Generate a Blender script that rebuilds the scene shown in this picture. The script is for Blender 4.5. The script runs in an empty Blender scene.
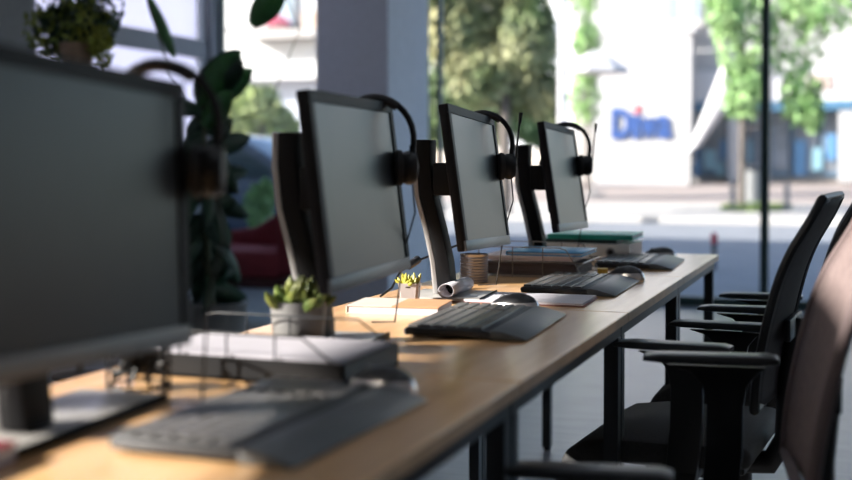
import bpy, bmesh, math, random
from mathutils import Vector, Matrix, Euler
PI = math.pi
C = bpy.context.scene.collection
S = bpy.context.scene
random.seed(7)

# ------------------------------------------------------------------ camera, sky, sun, exposure
F_PX = 1183.33
YAW = math.atan(435.6 / F_PX)            # camera looks this far to the left of the desk row
CAM_Z = 1.095
HORIZON = 162.0
PITCH = math.radians(1.6)
cam = bpy.data.cameras.new('camera')
camo = bpy.data.objects.new('camera', cam)
C.objects.link(camo)
S.camera = camo
cam.lens = 50; cam.sensor_width = 36
camo.location = (0, 0, CAM_Z)
camo.rotation_euler = (PI / 2 - PITCH, 0, YAW)
cam.shift_y = -((240 - HORIZON) - F_PX * math.tan(PITCH)) / 852.0
cam.clip_start = 0.05; cam.clip_end = 400
cam.dof.use_dof = True
cam.dof.focus_distance = 2.95
cam.dof.aperture_fstop = 1.9

SUN_DIR = Vector((-0.8, -0.5, 0.45)).normalized()      # towards the sun
w = bpy.data.worlds.new('sky'); S.world = w; w.use_nodes = True
nt = w.node_tree; nt.nodes.clear()
out = nt.nodes.new('ShaderNodeOutputWorld'); bg = nt.nodes.new('ShaderNodeBackground')
sky = nt.nodes.new('ShaderNodeTexSky'); sky.sky_type = 'NISHITA'; sky.sun_disc = False
sky.sun_elevation = math.asin(SUN_DIR.z); sky.sun_rotation = math.atan2(SUN_DIR.x, SUN_DIR.y)
sky.air_density = 1.0; sky.dust_density = 2.0; sky.ozone_density = 1.0
bg.inputs['Strength'].default_value = 0.42
nt.links.new(sky.outputs[0], bg.inputs[0]); nt.links.new(bg.outputs[0], out.inputs[0])
sun = bpy.data.lights.new('sun', 'SUN'); sun.energy = 17.0; sun.angle = math.radians(0.6); sun.color = (1, .91, .80)
so = bpy.data.objects.new('sun', sun); C.objects.link(so)
so.rotation_euler = SUN_DIR.to_track_quat('Z', 'Y').to_euler()
so.location = (-12, -8, 12)
S.view_settings.view_transform = 'Standard'; S.view_settings.look = 'None'
S.view_settings.gamma = 1; S.view_settings.use_curve_mapping = False
S.view_settings.exposure = 0.1
S.cycles.max_bounces = 8; S.cycles.diffuse_bounces = 4; S.cycles.transparent_max_bounces = 16
S.cycles.sample_clamp_indirect = 6
S.cycles.use_denoising = True

def at(px, Y, py=None):
    """point of the place in the plane y = Y that a surveyor reads off at a given bearing and elevation"""
    s, c = math.sin(YAW), math.cos(YAW)
    k = (px - 426) / F_PX
    d = Y / (k * s + c)
    return d * (k * c - s), (CAM_Z - (py - HORIZON) * d / F_PX if py is not None else 0)

# ------------------------------------------------------------------ materials
MATS = {}
def mat(name, col, rough=.5, metal=0, spec=.5, noise=0, scale=20, stretch=(1, 1, 1), coat=0, bump=0, emit=None, col2=None, trans=0, sub=None):
    if name in MATS: return MATS[name]
    m = bpy.data.materials.new(name); m.use_nodes = True
    n = m.node_tree; b = n.nodes['Principled BSDF']
    b.inputs['Roughness'].default_value = rough; b.inputs['Metallic'].default_value = metal
    b.inputs['Specular IOR Level'].default_value = spec
    b.inputs['Coat Weight'].default_value = coat
    b.inputs['Transmission Weight'].default_value = trans
    tc = n.nodes.new('ShaderNodeTexCoord'); mp = n.nodes.new('ShaderNodeMapping'); mp.inputs['Scale'].default_value = stretch
    nz = n.nodes.new('ShaderNodeTexNoise'); nz.inputs['Scale'].default_value = scale; nz.inputs['Detail'].default_value = 4
    n.links.new(tc.outputs['Object'], mp.inputs[0]); n.links.new(mp.outputs[0], nz.inputs['Vector'])
    r = n.nodes.new('ShaderNodeValToRGB'); r.color_ramp.elements[0].position = .35; r.color_ramp.elements[1].position = .65
    k = noise if noise else .04
    c2 = col2 if col2 else tuple(min(1, x * (1 + k)) for x in col)
    c1 = col if col2 else tuple(x * (1 - k) for x in col)
    r.color_ramp.elements[0].color = (*c1, 1); r.color_ramp.elements[1].color = (*c2, 1)
    n.links.new(nz.outputs['Fac'], r.inputs[0]); n.links.new(r.outputs[0], b.inputs['Base Color'])
    if bump:
        bp = n.nodes.new('ShaderNodeBump'); bp.inputs['Strength'].default_value = bump; bp.inputs['Distance'].default_value = .01
        n.links.new(nz.outputs['Fac'], bp.inputs['Height']); n.links.new(bp.outputs[0], b.inputs['Normal'])
    MATS[name] = m
    return m

def glass_mat(name, tint=(.96, .98, 1), refl=.5):
    m = bpy.data.materials.new(name); m.use_nodes = True; n = m.node_tree; n.nodes.clear()
    o = n.nodes.new('ShaderNodeOutputMaterial'); mix = n.nodes.new('ShaderNodeMixShader')
    t = n.nodes.new('ShaderNodeBsdfTransparent'); g = n.nodes.new('ShaderNodeBsdfGlossy'); g.inputs['Roughness'].default_value = .02
    t.inputs[0].default_value = (*tint, 1)
    lw = n.nodes.new('ShaderNodeFresnel'); lw.inputs[0].default_value = 1.45
    mu = n.nodes.new('ShaderNodeMath'); mu.operation = 'MULTIPLY'; mu.inputs[1].default_value = refl
    n.links.new(lw.outputs[0], mu.inputs[0]); n.links.new(mu.outputs[0], mix.inputs[0])
    n.links.new(t.outputs[0], mix.inputs[1]); n.links.new(g.outputs[0], mix.inputs[2]); n.links.new(mix.outputs[0], o.inputs[0])
    return m

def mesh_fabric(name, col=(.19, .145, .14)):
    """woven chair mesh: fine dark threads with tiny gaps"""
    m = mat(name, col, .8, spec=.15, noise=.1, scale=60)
    n = m.node_tree; b = n.nodes['Principled BSDF']; o = n.nodes['Material Output']
    tc = n.nodes.new('ShaderNodeTexCoord'); ck = n.nodes.new('ShaderNodeTexWave'); ck.wave_type = 'BANDS'; ck.bands_direction = 'Z'
    ck.inputs['Scale'].default_value = 160
    n.links.new(tc.outputs['Object'], ck.inputs['Vector'])
    gt = n.nodes.new('ShaderNodeMath'); gt.operation = 'MULTIPLY'; gt.inputs[1].default_value = .10
    t = n.nodes.new('ShaderNodeBsdfTransparent'); mix = n.nodes.new('ShaderNodeMixShader')
    n.links.new(ck.outputs['Fac'], gt.inputs[0]); n.links.new(gt.outputs[0], mix.inputs[0])
    n.links.new(b.outputs[0], mix.inputs[1]); n.links.new(t.outputs[0], mix.inputs[2]); n.links.new(mix.outputs[0], o.inputs[0])
    return m

def wood_mat(name, a, b2, rough=.3):
    m = mat(name, a, rough, noise=.2, scale=7, stretch=(5, .5, 3), col2=b2, coat=.55)
    m.node_tree.nodes['Principled BSDF'].inputs['Coat Roughness'].default_value = .2
    return m

WOOD = wood_mat('desk_wood', (.68, .37, .15), (.80, .49, .24))
EDGE = mat('edge_band', (.52, .36, .22), .4, noise=.1)
STEEL = mat('black_steel', (.012, .014, .017), .4, noise=.1)
BLACKP = mat('black_plastic', (.009, .0095, .011), .45, spec=.3)
BEZEL = mat('bezel_black', (.009, .009, .011), .55, spec=.15)
PILM = mat('stand_black', (.006, .006, .007), .5, spec=.12)
DARKP = mat('dark_plastic', (.022, .022, .025), .35, spec=.4)
SCREEN = mat('screen', (.030, .035, .038), .33, spec=.24)
SILVER = mat('silver', (.36, .35, .35), .45, .5)
GREYP = mat('grey_plastic', (.16, .17, .18), .45)
BASEG = mat('stand_base', (.42, .40, .38), .3, .15)
KEYM = mat('keys', (.095, .088, .084), .32)
KBODY = mat('keyboard_body', (.020, .021, .024), .45)
PALM = mat('palm_rest', (.10, .11, .115), .4)
PAPER = mat('paper', (.58, .56, .61), .7)
PINKP = mat('pinkish_paper', (.78, .66, .64), .7)
PAGES = mat('paper_edges', (.60, .52, .50), .8, noise=.15, scale=120, stretch=(1, 1, 12))
SHADEP = mat('shaded_papers', (.12, .085, .08), .7, noise=.4, scale=90, stretch=(.2, .2, 12))  # paper lying in shade: the darkness is put into its colour
BLUEF = mat('blue_folder', (.06, .30, .55), .4)
GREENF = mat('green_folder', (.03, .45, .32), .4)
BLACKF = mat('black_folder', (.015, .03, .03), .4)
BINDER = mat('white_binder', (.90, .84, .78), .5)
ORANGE = mat('tan_cover', (.55, .30, .16), .5)
CREAM = mat('cream_cover', (.60, .53, .48), .5)
POTW = mat('white_pot', (.48, .42, .40), .45)
POTG = mat('grey_pot', (.17, .165, .16), .5)
SOIL = mat('soil', (.05, .03, .02), .9, noise=.3)
SUCC = mat('succulent', (.07, .12, .02), .5, noise=.4, scale=40, col2=(.22, .24, .04))
LEAFSUN = mat('leaf', (.035, .13, .035), .35, noise=.3, scale=8)  # top leaves of the tall plant: sunlight put into the brighter green
LEAFD = mat('leaf_dark', (.010, .038, .02), .4, noise=.3, scale=8)
LEAFY = mat('leaf_yellow', (.10, .16, .02), .5, noise=.5, scale=5, col2=(.28, .30, .04))
TREEA = mat('tree_leaf', (.07, .13, .04), .6, col2=(.32, .32, .17), scale=1.1)
TREEB = mat('tree_leaf_bright', (.13, .27, .08), .6, col2=(.30, .45, .19), scale=1.5)
TREED = mat('tree_leaf_deep', (.03, .08, .035), .6, col2=(.09, .14, .05), scale=.8)
STEM = mat('stem', (.05, .06, .03), .7)
BARK = mat('bark', (.10, .085, .075), .8, noise=.3)
MAROON = mat('maroon_cloth', (.17, .018, .03), .8, noise=.15, scale=60)
MAROONB = mat('maroon_cover', (.16, .012, .025), .5)
SEATF = mat('seat_fabric', (.018, .018, .019), .8, noise=.2, scale=120)
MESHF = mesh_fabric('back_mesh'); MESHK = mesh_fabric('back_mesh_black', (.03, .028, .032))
WIRE = mat('wire', (.30, .24, .20), .35, .7)
FLOORM = None

# ------------------------------------------------------------------ mesh helpers
def BM(): return bmesh.new()

def box(bm, c, s, rot=None, bev=0):
    """box centred at c with full sizes s"""
    b = bmesh.new(); bmesh.ops.create_cube(b, size=1)
    for v in b.verts: v.co = Vector((v.co.x * s[0], v.co.y * s[1], v.co.z * s[2]))
    if bev: bmesh.ops.bevel(b, geom=b.edges[:], offset=bev, segments=2, affect='EDGES', profile=.5)
    M = Matrix.Translation(c)
    if rot: M = M @ Euler(rot).to_matrix().to_4x4()
    bmesh.ops.transform(b, matrix=M, verts=b.verts[:])
    join(bm, b)

def join(bm, b):
    me = bpy.data.meshes.new('t'); b.to_mesh(me); b.free(); bm.from_mesh(me); bpy.data.meshes.remove(me)

def bx(bm, x0, x1, y0, y1, z0, z1, bev=0):
    box(bm, ((x0 + x1) / 2, (y0 + y1) / 2, (z0 + z1) / 2), (x1 - x0, y1 - y0, z1 - z0), bev=bev)

def tube(bm, pts, r, n=8, closed=False, cap=True):
    pts = [Vector(p) for p in pts]; rs = r if isinstance(r, (list, tuple)) else [r] * len(pts)
    rings = []; prev = None; N = len(pts)
    for i, p in enumerate(pts):
        if closed: t = pts[(i + 1) % N] - pts[i - 1]
        else: t = pts[min(i + 1, N - 1)] - pts[max(i - 1, 0)]
        t.normalize()
        if prev is None:
            a = Vector((0, 0, 1)) if abs(t.z) < .9 else Vector((1, 0, 0))
            u = t.cross(a).normalized()
        else:
            u = (prev - t * prev.dot(t)).normalized()
        prev = u; v = t.cross(u)
        rings.append([bm.verts.new(p + (u * math.cos(2 * PI * k / n) + v * math.sin(2 * PI * k / n)) * rs[i]) for k in range(n)])
    for i in range(N if closed else N - 1):
        a, b = rings[i], rings[(i + 1) % N]
        for k in range(n): bm.faces.new((a[k], a[(k + 1) % n], b[(k + 1) % n], b[k]))
    if cap and not closed:
        bm.faces.new(rings[0][::-1]); bm.faces.new(rings[-1])

def lathe(bm, prof, c=(0, 0, 0), n=24, axis='Z'):
    rings = []
    for r, z in prof:
        ring = []
        for k in range(n):
            a = 2 * PI * k / n
            p = Vector((r * math.cos(a), r * math.sin(a), z))
            if axis == 'X': p = Vector((p.z, p.x, p.y))
            if axis == 'Y': p = Vector((p.y, p.z, p.x))
            ring.append(bm.verts.new(p + Vector(c)))
        rings.append(ring)
    for a, b in zip(rings, rings[1:]):
        for k in range(n): bm.faces.new((a[k], a[(k + 1) % n], b[(k + 1) % n], b[k]))
    bm.faces.new(rings[0][::-1]); bm.faces.new(rings[-1])

def prism(bm, poly, a0, a1, axis='Y', bev=0):
    """extrude a 2-D outline; axis Y: outline is (x, z); axis Z: (x, y); axis X: (y, z)"""
    b = bmesh.new()
    def P(u, v, w):
        return {'Y': (u, w, v), 'Z': (u, v, w), 'X': (w, u, v)}[axis]
    f0 = [b.verts.new(P(u, v, a0)) for u, v in poly]; f1 = [b.verts.new(P(u, v, a1)) for u, v in poly]
    b.faces.new(f0); b.faces.new(f1[::-1])
    n = len(poly)
    for i in range(n): b.faces.new((f0[i], f1[i], f1[(i + 1) % n], f0[(i + 1) % n]))
    bmesh.ops.recalc_face_normals(b, faces=b.faces[:])
    if bev:
        es = [e for e in b.edges if len(e.link_faces) == 2 and e.calc_face_angle(0) > .5]
        bmesh.ops.bevel(b, geom=es, offset=bev, segments=2, affect='EDGES', profile=.5)
    join(bm, b)

def obj(name, bm, m, parent=None, smooth=True, loc=None, rot=None):
    bmesh.ops.recalc_face_normals(bm, faces=bm.faces[:])
    me = bpy.data.meshes.new(name); bm.to_mesh(me); bm.free()
    for mm in (m if isinstance(m, (list, tuple)) else [m]): me.materials.append(mm)
    if smooth:
        me.polygons.foreach_set('use_smooth', [True] * len(me.polygons))
        me.set_sharp_from_angle(angle=math.radians(38))
    o = bpy.data.objects.new(name, me); C.objects.link(o)
    if parent: o.parent = parent
    if loc: o.location = loc
    if rot: o.rotation_euler = rot
    return o

def tag(o, label=None, cat=None, group=None, kind=None):
    if label: o['label'] = label
    if cat: o['category'] = cat
    if group: o['group'] = group
    if kind: o['kind'] = kind
    return o

def thing(name, label, cat, loc=(0, 0, 0), rz=0, group=None):
    o = bpy.data.objects.new(name, None); C.objects.link(o)
    o.location = loc; o.rotation_euler = (0, 0, rz); o.empty_display_size = .1
    return tag(o, label, cat, group)

def struct(name, bm, m, smooth=False, parent=None):
    o = obj(name, bm, m, parent, smooth)
    if not parent: o['kind'] = 'structure'
    return o

def dup(root, loc, rz, label, group=None):
    def cp(o, par):
        c = o.copy(); C.objects.link(c); c.parent = par
        for ch in list(o.children): cp(ch, c)
        return c
    r = cp(root, None); r.location = loc; r.rotation_euler = (0, 0, rz); r['label'] = label
    if group: r['group'] = group
    return r

# ------------------------------------------------------------------ the room
WY = 9.15           # plane of the shop window
WX = -5.35          # left wall
CEIL = 4.7
RX = 6.5; BY = -4.2
WALLM = mat('wall_paint', (.84, .85, .88), .7)
WALLG = mat('wall_grey', (.20, .205, .21), .7)
WALLW = mat('wall_white', (.74, .74, .74), .7)
PILLAR = mat('pillar_paint', (.60, .63, .71), .7)
TRIMM = mat('trim_grey', (.28, .29, .31), .6)
FRAMEM = mat('window_frame', (.02, .05, .05), .45)
fm = mat('floor_planks', (.17, .172, .18), .32, noise=.22, scale=6, stretch=(.5, 6, 1))
FLOORM = fm
b = BM(); bx(b, WX - .2, RX + .2, BY - .2, WY + .1, -.12, 0); struct('floor', b, fm)
b = BM(); bx(b, WX - .2, RX + .2, BY - .2, WY + .2, CEIL, CEIL + .2); struct('ceiling', b, WALLM)
# left wall; its unseen high openings are shaped to place the sun patches
OPEN = [(-2.35, -1.45, 2.9, 3.53), (-1.43, .35, 2.75, 3.48), (-1.78, -1.0, 3.84, 4.48), (6.65, 8.9, 1.25, 3.3)]
T = .2
def pierced(b, x0, x1, y0, y1, z0, z1, holes):
    ys = sorted({y0, y1, *[h[0] for h in holes], *[h[1] for h in holes]}); zs = sorted({z0, z1, *[h[2] for h in holes], *[h[3] for h in holes]})
    for a, c in zip(ys, ys[1:]):
        run = None
        for p, q in zip(zs, zs[1:]):
            m_ = ((a + c) / 2, (p + q) / 2)
            if not any(h[0] < m_[0] < h[1] and h[2] < m_[1] < h[3] for h in holes):
                bx(b, x0, x1, a, c, p, q)
b = BM(); pierced(b, WX - T, WX, BY - .2, WY, 0, CEIL, OPEN)
struct('wall_left', b, WALLM)
ROPEN = [(4.6, 8.2, .9, 3.2)]  # unseen window added to bring more daylight into the room
b = BM(); pierced(b, RX, RX + T, BY - .2, WY + .1, 0, CEIL, ROPEN); struct('wall_right', b, WALLW)
b = BM(); bx(b, WX - T, RX + T, BY - .2, BY, 0, CEIL); struct('wall_back', b, WALLW)
# front wall above the shop window: the building goes on one storey higher and shades the street
HEAD = 3.1
b = BM(); bx(b, -26, 24, WY - .05, WY + .25, HEAD, 7.2); bx(b, -26, WX - T, WY - .05, WY + .25, -.3, HEAD); bx(b, RX + T, 24, WY - .05, WY + .25, -.3, HEAD); struct('wall_front', b, WALLW)
# grey bands of the left wall beside the window (sloping away in view)
lw_end = WY
b = BM()
xl, z0 = 0, 0
bx(b, WX, WX + .03, 6.56, 8.99, 1.98, 2.14); struct('trim_1', b, TRIMM)
b = BM(); bx(b, WX, WX + .06, 9.0, 9.13, 0, 3.4); struct('trim_2', b, TRIMM)
b = BM(); bx(b, WX, WX + .025, 6.4, 9.0, 0, 1.15); struct('trim_3', b, mat('dado', (.12, .14, .17), .6))
b = BM(); bx(b, WX, WX + .16, 5.2, 6.55, 0, 3.4); struct('wall_recess', b, WALLG)
# pale roller blind over the side window, daylight behind it
BL = bpy.data.materials.new('blind_fabric'); BL.use_nodes = True; _n = BL.node_tree
_p = _n.nodes['Principled BSDF']; _p.inputs['Base Color'].default_value = (.7, .72, .78, 1); _p.inputs['Roughness'].default_value = .8
_t = _n.nodes.new('ShaderNodeBsdfTranslucent'); _t.inputs[0].default_value = (.62, .64, .78, 1)
_m = _n.nodes.new('ShaderNodeMixShader'); _m.inputs[0].default_value = .5
_n.links.new(_p.outputs[0], _m.inputs[1]); _n.links.new(_t.outputs[0], _m.inputs[2]); _n.links.new(_m.outputs[0], _n.nodes['Material Output'].inputs[0])
t = thing('roller_blind', 'pale blueish roller blind beside the left window, behind the tall leafy plant', 'blind', (WX - .02, 7.78, 3.3))
b = BM(); bx(b, -.002, .002, -1.11, 1.11, -2.03, 0); obj('blind_fabric', b, BL, t, False)
b = BM(); bx(b, -.008, .008, -1.11, 1.11, -2.045, -2.03); obj('bottom_rail', b, TRIMM, t)
# baseboard
b = BM(); bx(b, WX, WX + .02, BY, 5.2, 0, .1); struct('baseboard_left', b, TRIMM)

# unseen ceiling panels added as fill light for the room
FILLM = bpy.data.materials.new('fill_diffuser'); FILLM.use_nodes = True
_b = FILLM.node_tree.nodes['Principled BSDF']; _b.inputs['Emission Color'].default_value = (.85, .92, 1, 1); _b.inputs['Emission Strength'].default_value = 2.2
for i, (lx, ly, nm) in enumerate(((-2.6, .5, 'rear left'), (.2, 1.2, 'rear right'), (-2.6, 4.8, 'front left'), (.2, 3.9, 'front right'))):
    t = thing('fill_panel', 'unseen square fill light panel added on the ceiling at the %s of the room' % nm, 'lamp', (lx, ly, CEIL), 0, 'added fill light panels')
    b = BM(); bx(b, -.6, .6, -.6, .6, -.05, 0, .004); obj('fill_housing', b, TRIMM, t)
    b = BM(); bx(b, -.57, .57, -.57, .57, -.056, -.0501); obj('diffuser', b, FILLM, t, False)

# concrete pillar beside the window
px0, _ = at(316, 8.1); px1, _ = at(388, 8.1)
PXA, PXB = px0, px1
b = BM(); bx(b, PXA, PXB, 8.1, 8.98, 0, CEIL, .006); struct('column', b, PILLAR)

# window: panes and mullions
mx = [WX + .05, at(207, WY)[0], PXA + .1, PXB + .04, at(765, WY)[0], at(765, WY)[0] + 3.0, RX - .05]
GL = glass_mat('clear_glass')
def mull(x, wd=.06):
    return (x - wd / 2, x + wd / 2)
for i, (xa, xb, nm) in enumerate(((WX + .06, PXA + .12, 'window_1'), (PXB + .02, mx[4], 'window_2'), (mx[4], mx[5], 'window_3'), (mx[5], RX, 'window_4'))):
    wroot = bpy.data.objects.new(nm, None); C.objects.link(wroot); wroot['kind'] = 'structure'
    wroot.location = ((xa + xb) / 2, WY, 0); ox = (xa + xb) / 2
    b = BM()
    if i > 0 or True: bx(b, xa - ox - (.03 if i > 1 else 0), xa - ox + .03, -.035, .035, .05, HEAD)
    bx(b, xa - ox + .03, xb - ox - .03, -.035, .035, 0, .07)
    bx(b, xa - ox + .03, xb - ox - .03, -.035, .035, HEAD - .06, HEAD)
    if i in (0, 1): 
        if i == 0: bx(b, xb - ox - .03, xb - ox, -.035, .035, .05, HEAD)
    obj('window_frame', b, FRAMEM, wroot, False)
    b = BM(); bx(b, xa - ox + .03, xb - ox - .03, -.004, .004, .07, HEAD - .06)
    obj('glass', b, GL, wroot, False)

# panes for the shaped sun openings, the blind's window and the added right window
for i, (WX_, y0, y1, z0, z1) in enumerate([(WX, *h) for h in OPEN] + [(RX + .2, *h) for h in ROPEN]):
    wroot = bpy.data.objects.new('window_%d' % (5 + i), None); C.objects.link(wroot); wroot['kind'] = 'structure'
    b = BM()
    for (a0, a1, c0, c1) in ((y0, y1, z0, z0 + .04), (y0, y1, z1 - .04, z1), (y0, y0 + .04, z0, z1), (y1 - .04, y1, z0, z1)):
        bx(b, WX_ - .12, WX_ - .06, a0, a1, c0, c1)
    obj('window_frame', b, FRAMEM, wroot, False)
    b = BM(); bx(b, WX_ - .093, WX_ - .087, y0 + .04, y1 - .04, z0 + .04, z1 - .04); obj('glass', b, GL, wroot, False)

# ------------------------------------------------------------------ the street
ROADM = mat('asphalt', (.17, .182, .205), .85, noise=.08, scale=1.2)
KERBM = mat('kerb_stone', (.36, .35, .34), .8)
PAVEM = mat('paving', (.27, .225, .205), .8, noise=.1, scale=.6)
PAVEL = mat('paving_light', (.33, .315, .30), .8, noise=.06, scale=.6)
b = BM(); bx(b, RX + .3, 60, -40, WY + .1, -.3, -.02); bx(b, -60, WX - .3, -40, WY + .1, -.3, -.02); struct('path', b, KERBM)
KY = 21.8; FY = 48.0; FZ = .33
b = BM(); bx(b, -60, 50, WY + .1, KY, -.3, -.02); struct('road', b, ROADM)
b = BM(); bx(b, -60, 50, KY, KY + .35, -.3, .08); struct('kerb', b, KERBM)
b = BM(); prism(b, [(KY + .35, -.3), (KY + .35, .06), (29, .10), (29, -.3)], -60, 50, 'X'); struct('sidewalk', b, PAVEL)
b = BM(); prism(b, [(29, -.3), (29, .10), (FY + 12, FZ), (FY + 12, -.3)], -90, 70, 'X'); struct('pavement', b, PAVEM)
b = BM()
gx0, _ = at(722, 26.5); gx1, _ = at(792, 26.5)
for k in range(2600):
    a = random.uniform(0, 2 * PI); r = math.sqrt(random.random())
    x = (gx0 + gx1) / 2 + r * math.cos(a) * (gx1 - gx0) / 2; y = 26.5 + r * math.sin(a) * 1.7
    h = random.uniform(.05, .13); t = random.uniform(0, PI); dx, dy = math.cos(t) * .03, math.sin(t) * .03
    v = [b.verts.new(p) for p in ((x - dx, y - dy, .07), (x + dx, y + dy, .07), (x + random.uniform(-.03, .03), y, .08 + h))]
    b.faces.new(v)
g = obj('grass', b, mat('grass_green', (.17, .24, .09), .8, noise=.2), smooth=False); tag(g, 'oval patch of green grass around the street tree', 'grass', kind='stuff')

FACW = mat('facade_white', (.37, .37, .38), .8)
FACB = mat('facade_beige', (.33, .32, .315), .8)
SIGNW = mat('sign_board_white', (.44, .44, .46), .6)
SHOPG = mat('shop_glass', (.15, .17, .20), .3, noise=.4, scale=.8)
SHOPB = mat('shop_blue', (.05, .135, .23), .5)
CYAN = mat('poster_cyan', (.16, .29, .36), .5)
LBLUE = mat('letters_blue', (.02, .065, .23), .5)
RED = mat('red_paint', (.45, .02, .05), .5)
GLASSD = mat('window_grey_glass', (.22, .28, .34), .15)

def fbox(b, px0, px1, py0, py1, Y, dep=.3, mode=0):
    """wall-parallel box between two bearings and two heights on plane Y, going back by dep"""
    x0, za = at(px0, Y, py0); x1, zb = at(px1, Y, py1)
    _, z1 = at((px0 + px1) / 2, Y, py0); _, z0 = at((px0 + px1) / 2, Y, py1)
    bx(b, x0, x1, Y, Y + dep, z0, z1)

# large pale building right of the pillar
bld = thing('shop_building', 'white building across the street with blue banded shopfront and grey upper windows', 'building', (at(700, FY)[0], FY, FZ - .15))
ORG = bld.location.copy()
def part(name, fn, m, parent, org=None):
    b = BM(); fn(b)
    bmesh.ops.translate(b, verts=b.verts[:], vec=-(org if org is not None else ORG))
    return obj(name, b, m, parent, False)
part('upper_wall', lambda b: fbox(b, 575, 1080, -160, 88, FY, 8), FACW, bld)
part('lower_wall', lambda b: fbox(b, 575, 1080, 88, 186, FY + 1.2, 6.8), FACB, bld)
part('fascia', lambda b: fbox(b, 690, 1000, 68, 100, FY - .15, .4), mat('fascia_grey', (.50, .50, .52), .6), bld)
part('blue_band', lambda b: fbox(b, 684, 900, 101, 110, FY - .2, 1.3), SHOPB, bld)
part('cornice', lambda b: fbox(b, 604, 702, 23, 29, FY - .9, .3), FACB, bld)
for (a, c) in ((660, 677), (686, 701)):
    f = part('window', lambda b: fbox(b, a, c, -35, 22, FY - .7, .1), FACW, bld)
    part('pane', lambda b: fbox(b, a + 2.5, c - 2.5, -32, 19, FY - .74, .05), GLASSD, f)
for (a, c) in ((690, 727), (744, 764), (771, 790), (793, 819), (822, 838), (864, 900)):
    f = part('shop_window', lambda b: fbox(b, a, c, 111, 176, FY + .9, .3), SHOPB, bld)
    part('pane', lambda b: fbox(b, a + 1.5, c - 1.5, 113, 172, FY + .84, .05), SHOPG, f)
for k, (a, c, t, u) in enumerate(((686, 700, 146, 176), (704, 716, 150, 170), (720, 726, 140, 160), (745, 752, 140, 162), (794, 806, 140, 176), (812, 822, 148, 170), (826, 836, 134, 160), (716, 724, 162, 176))):
    part('poster', lambda b: fbox(b, a, c, t, u, FY + .7, .04), CYAN if k % 2 else mat('poster_blue', (.07, .18, .34), .5), bld)
for (a, c) in ((728, 745), (838, 862)):
    part('pier', lambda b: fbox(b, a, c, 92, 182, FY - .1, 1.3), FACW, bld)
part('roundel_sign', lambda b: fbox(b, 806, 832, 74, 90, FY - .22, .06), mat('sign_brown', (.30, .24, .22), .6), bld)

# white block with the blue lettered sign
SY = 46.0
blk = thing('sign_building', 'white block across the street carrying the blue lettered sign with a red dot', 'building', (at(640, SY)[0], SY, FZ - .15))
o2 = blk.location.copy()
def signblock(b):
    x0, z0 = at(596, SY, 183); x1, _ = at(690, SY, 0); _, z1 = at(640, SY, 26)
    bx(b, x0, x1, SY, SY + 1.0, .1, z1)
part('wall', signblock, FACW, blk, o2)
part('parapet', lambda b: fbox(b, 594, 694, 26, 34, SY - .12, 1.1), SIGNW, blk, o2)
def text_obj(name, txt, px, pybase, pyh, Y, m, parent, org, width):
    cu = bpy.data.curves.new(name, 'FONT'); cu.body = txt; cu.size = 1; cu.extrude = .03; cu.offset = .028 if txt != 'D' else .05
    t = bpy.data.objects.new(name, cu); C.objects.link(t)
    bpy.context.view_layer.update()
    dg = bpy.context.evaluated_depsgraph_get(); me = bpy.data.meshes.new_from_object(t.evaluated_get(dg))
    bpy.data.objects.remove(t)
    xs = [v.co.x for v in me.vertices]; ys = [v.co.y for v in me.vertices]
    X0, zb = at(px, Y, pybase); X1, _ = at(px + width, Y); _, zt = at(px, Y, pybase - pyh)
    sx = (X1 - X0) / (max(xs) - min(xs)); sz = (zt - zb) / (max(ys) - min(ys))
    for v in me.vertices:
        x, y, z = v.co; v.co = Vector((X0 + (x - min(xs)) * sx, Y - .04 - z, zb + (y - min(ys)) * sz)) - org
    me.materials.append(m)
    o = bpy.data.objects.new(name, me); C.objects.link(o); o.parent = parent
    return o
text_obj('lettering', 'D', 611, 139, 31, SY - .05, LBLUE, blk, o2, 20)
text_obj('lettering', '\u0131', 632, 139, 24, SY - .05, LBLUE, blk, o2, 7)
text_obj('lettering', 'w', 640, 139, 22, SY - .05, LBLUE, blk, o2, 17)
text_obj('lettering', 'a', 657, 139, 24, SY - .05, LBLUE, blk, o2, 14)
part('red_dot', lambda b: fbox(b, 634.5, 639, 105, 113, SY - .1, .06), RED, blk, o2)

# leaning folded white awning
AY = 44.5
xA, zA = at(727, AY, 60); xB, zB = at(691, AY, 150)
b = BM()
n = 12
for i in range(n):
    t0, t1 = i / n, (i + 1) / n
wid = lambda t: .30 + .62 * math.sin(min(1, t * 1.25) * PI * .8)
rings = []
for i in range(n + 1):
    t = i / n; p = Vector((xA + (xB - xA) * t - .5 * math.sin(t * PI) * -.6, AY, zA + (zB - zA) * t))
    ww = wid(t) * .55
    rings.append([b.verts.new(p + Vector((ww * math.cos(k * PI / 6), ww * .6 * math.sin(k * PI / 6), ww * .5 * math.cos(k * PI / 6))) - Vector((xB, AY, 0))) for k in range(12)])
for a_, c_ in zip(rings, rings[1:]):
    for k in range(12): b.faces.new((a_[k], a_[(k + 1) % 12], c_[(k + 1) % 12], c_[k]))
b.faces.new(rings[0]); b.faces.new(rings[-1][::-1])
aw = thing('folded_awning', 'leaning furled white awning beside the blue lettered sign', 'awning', (xB, AY, 0))
obj('cloth', b, SIGNW, aw)
b = BM(); tube(b, [(0, 0, .2), (0, 0, zB + .3)], .05); tube(b, [(0, .2, .9), (xA - xB, .2, zA)], .04); obj('pole', b, STEEL, aw)

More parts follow.
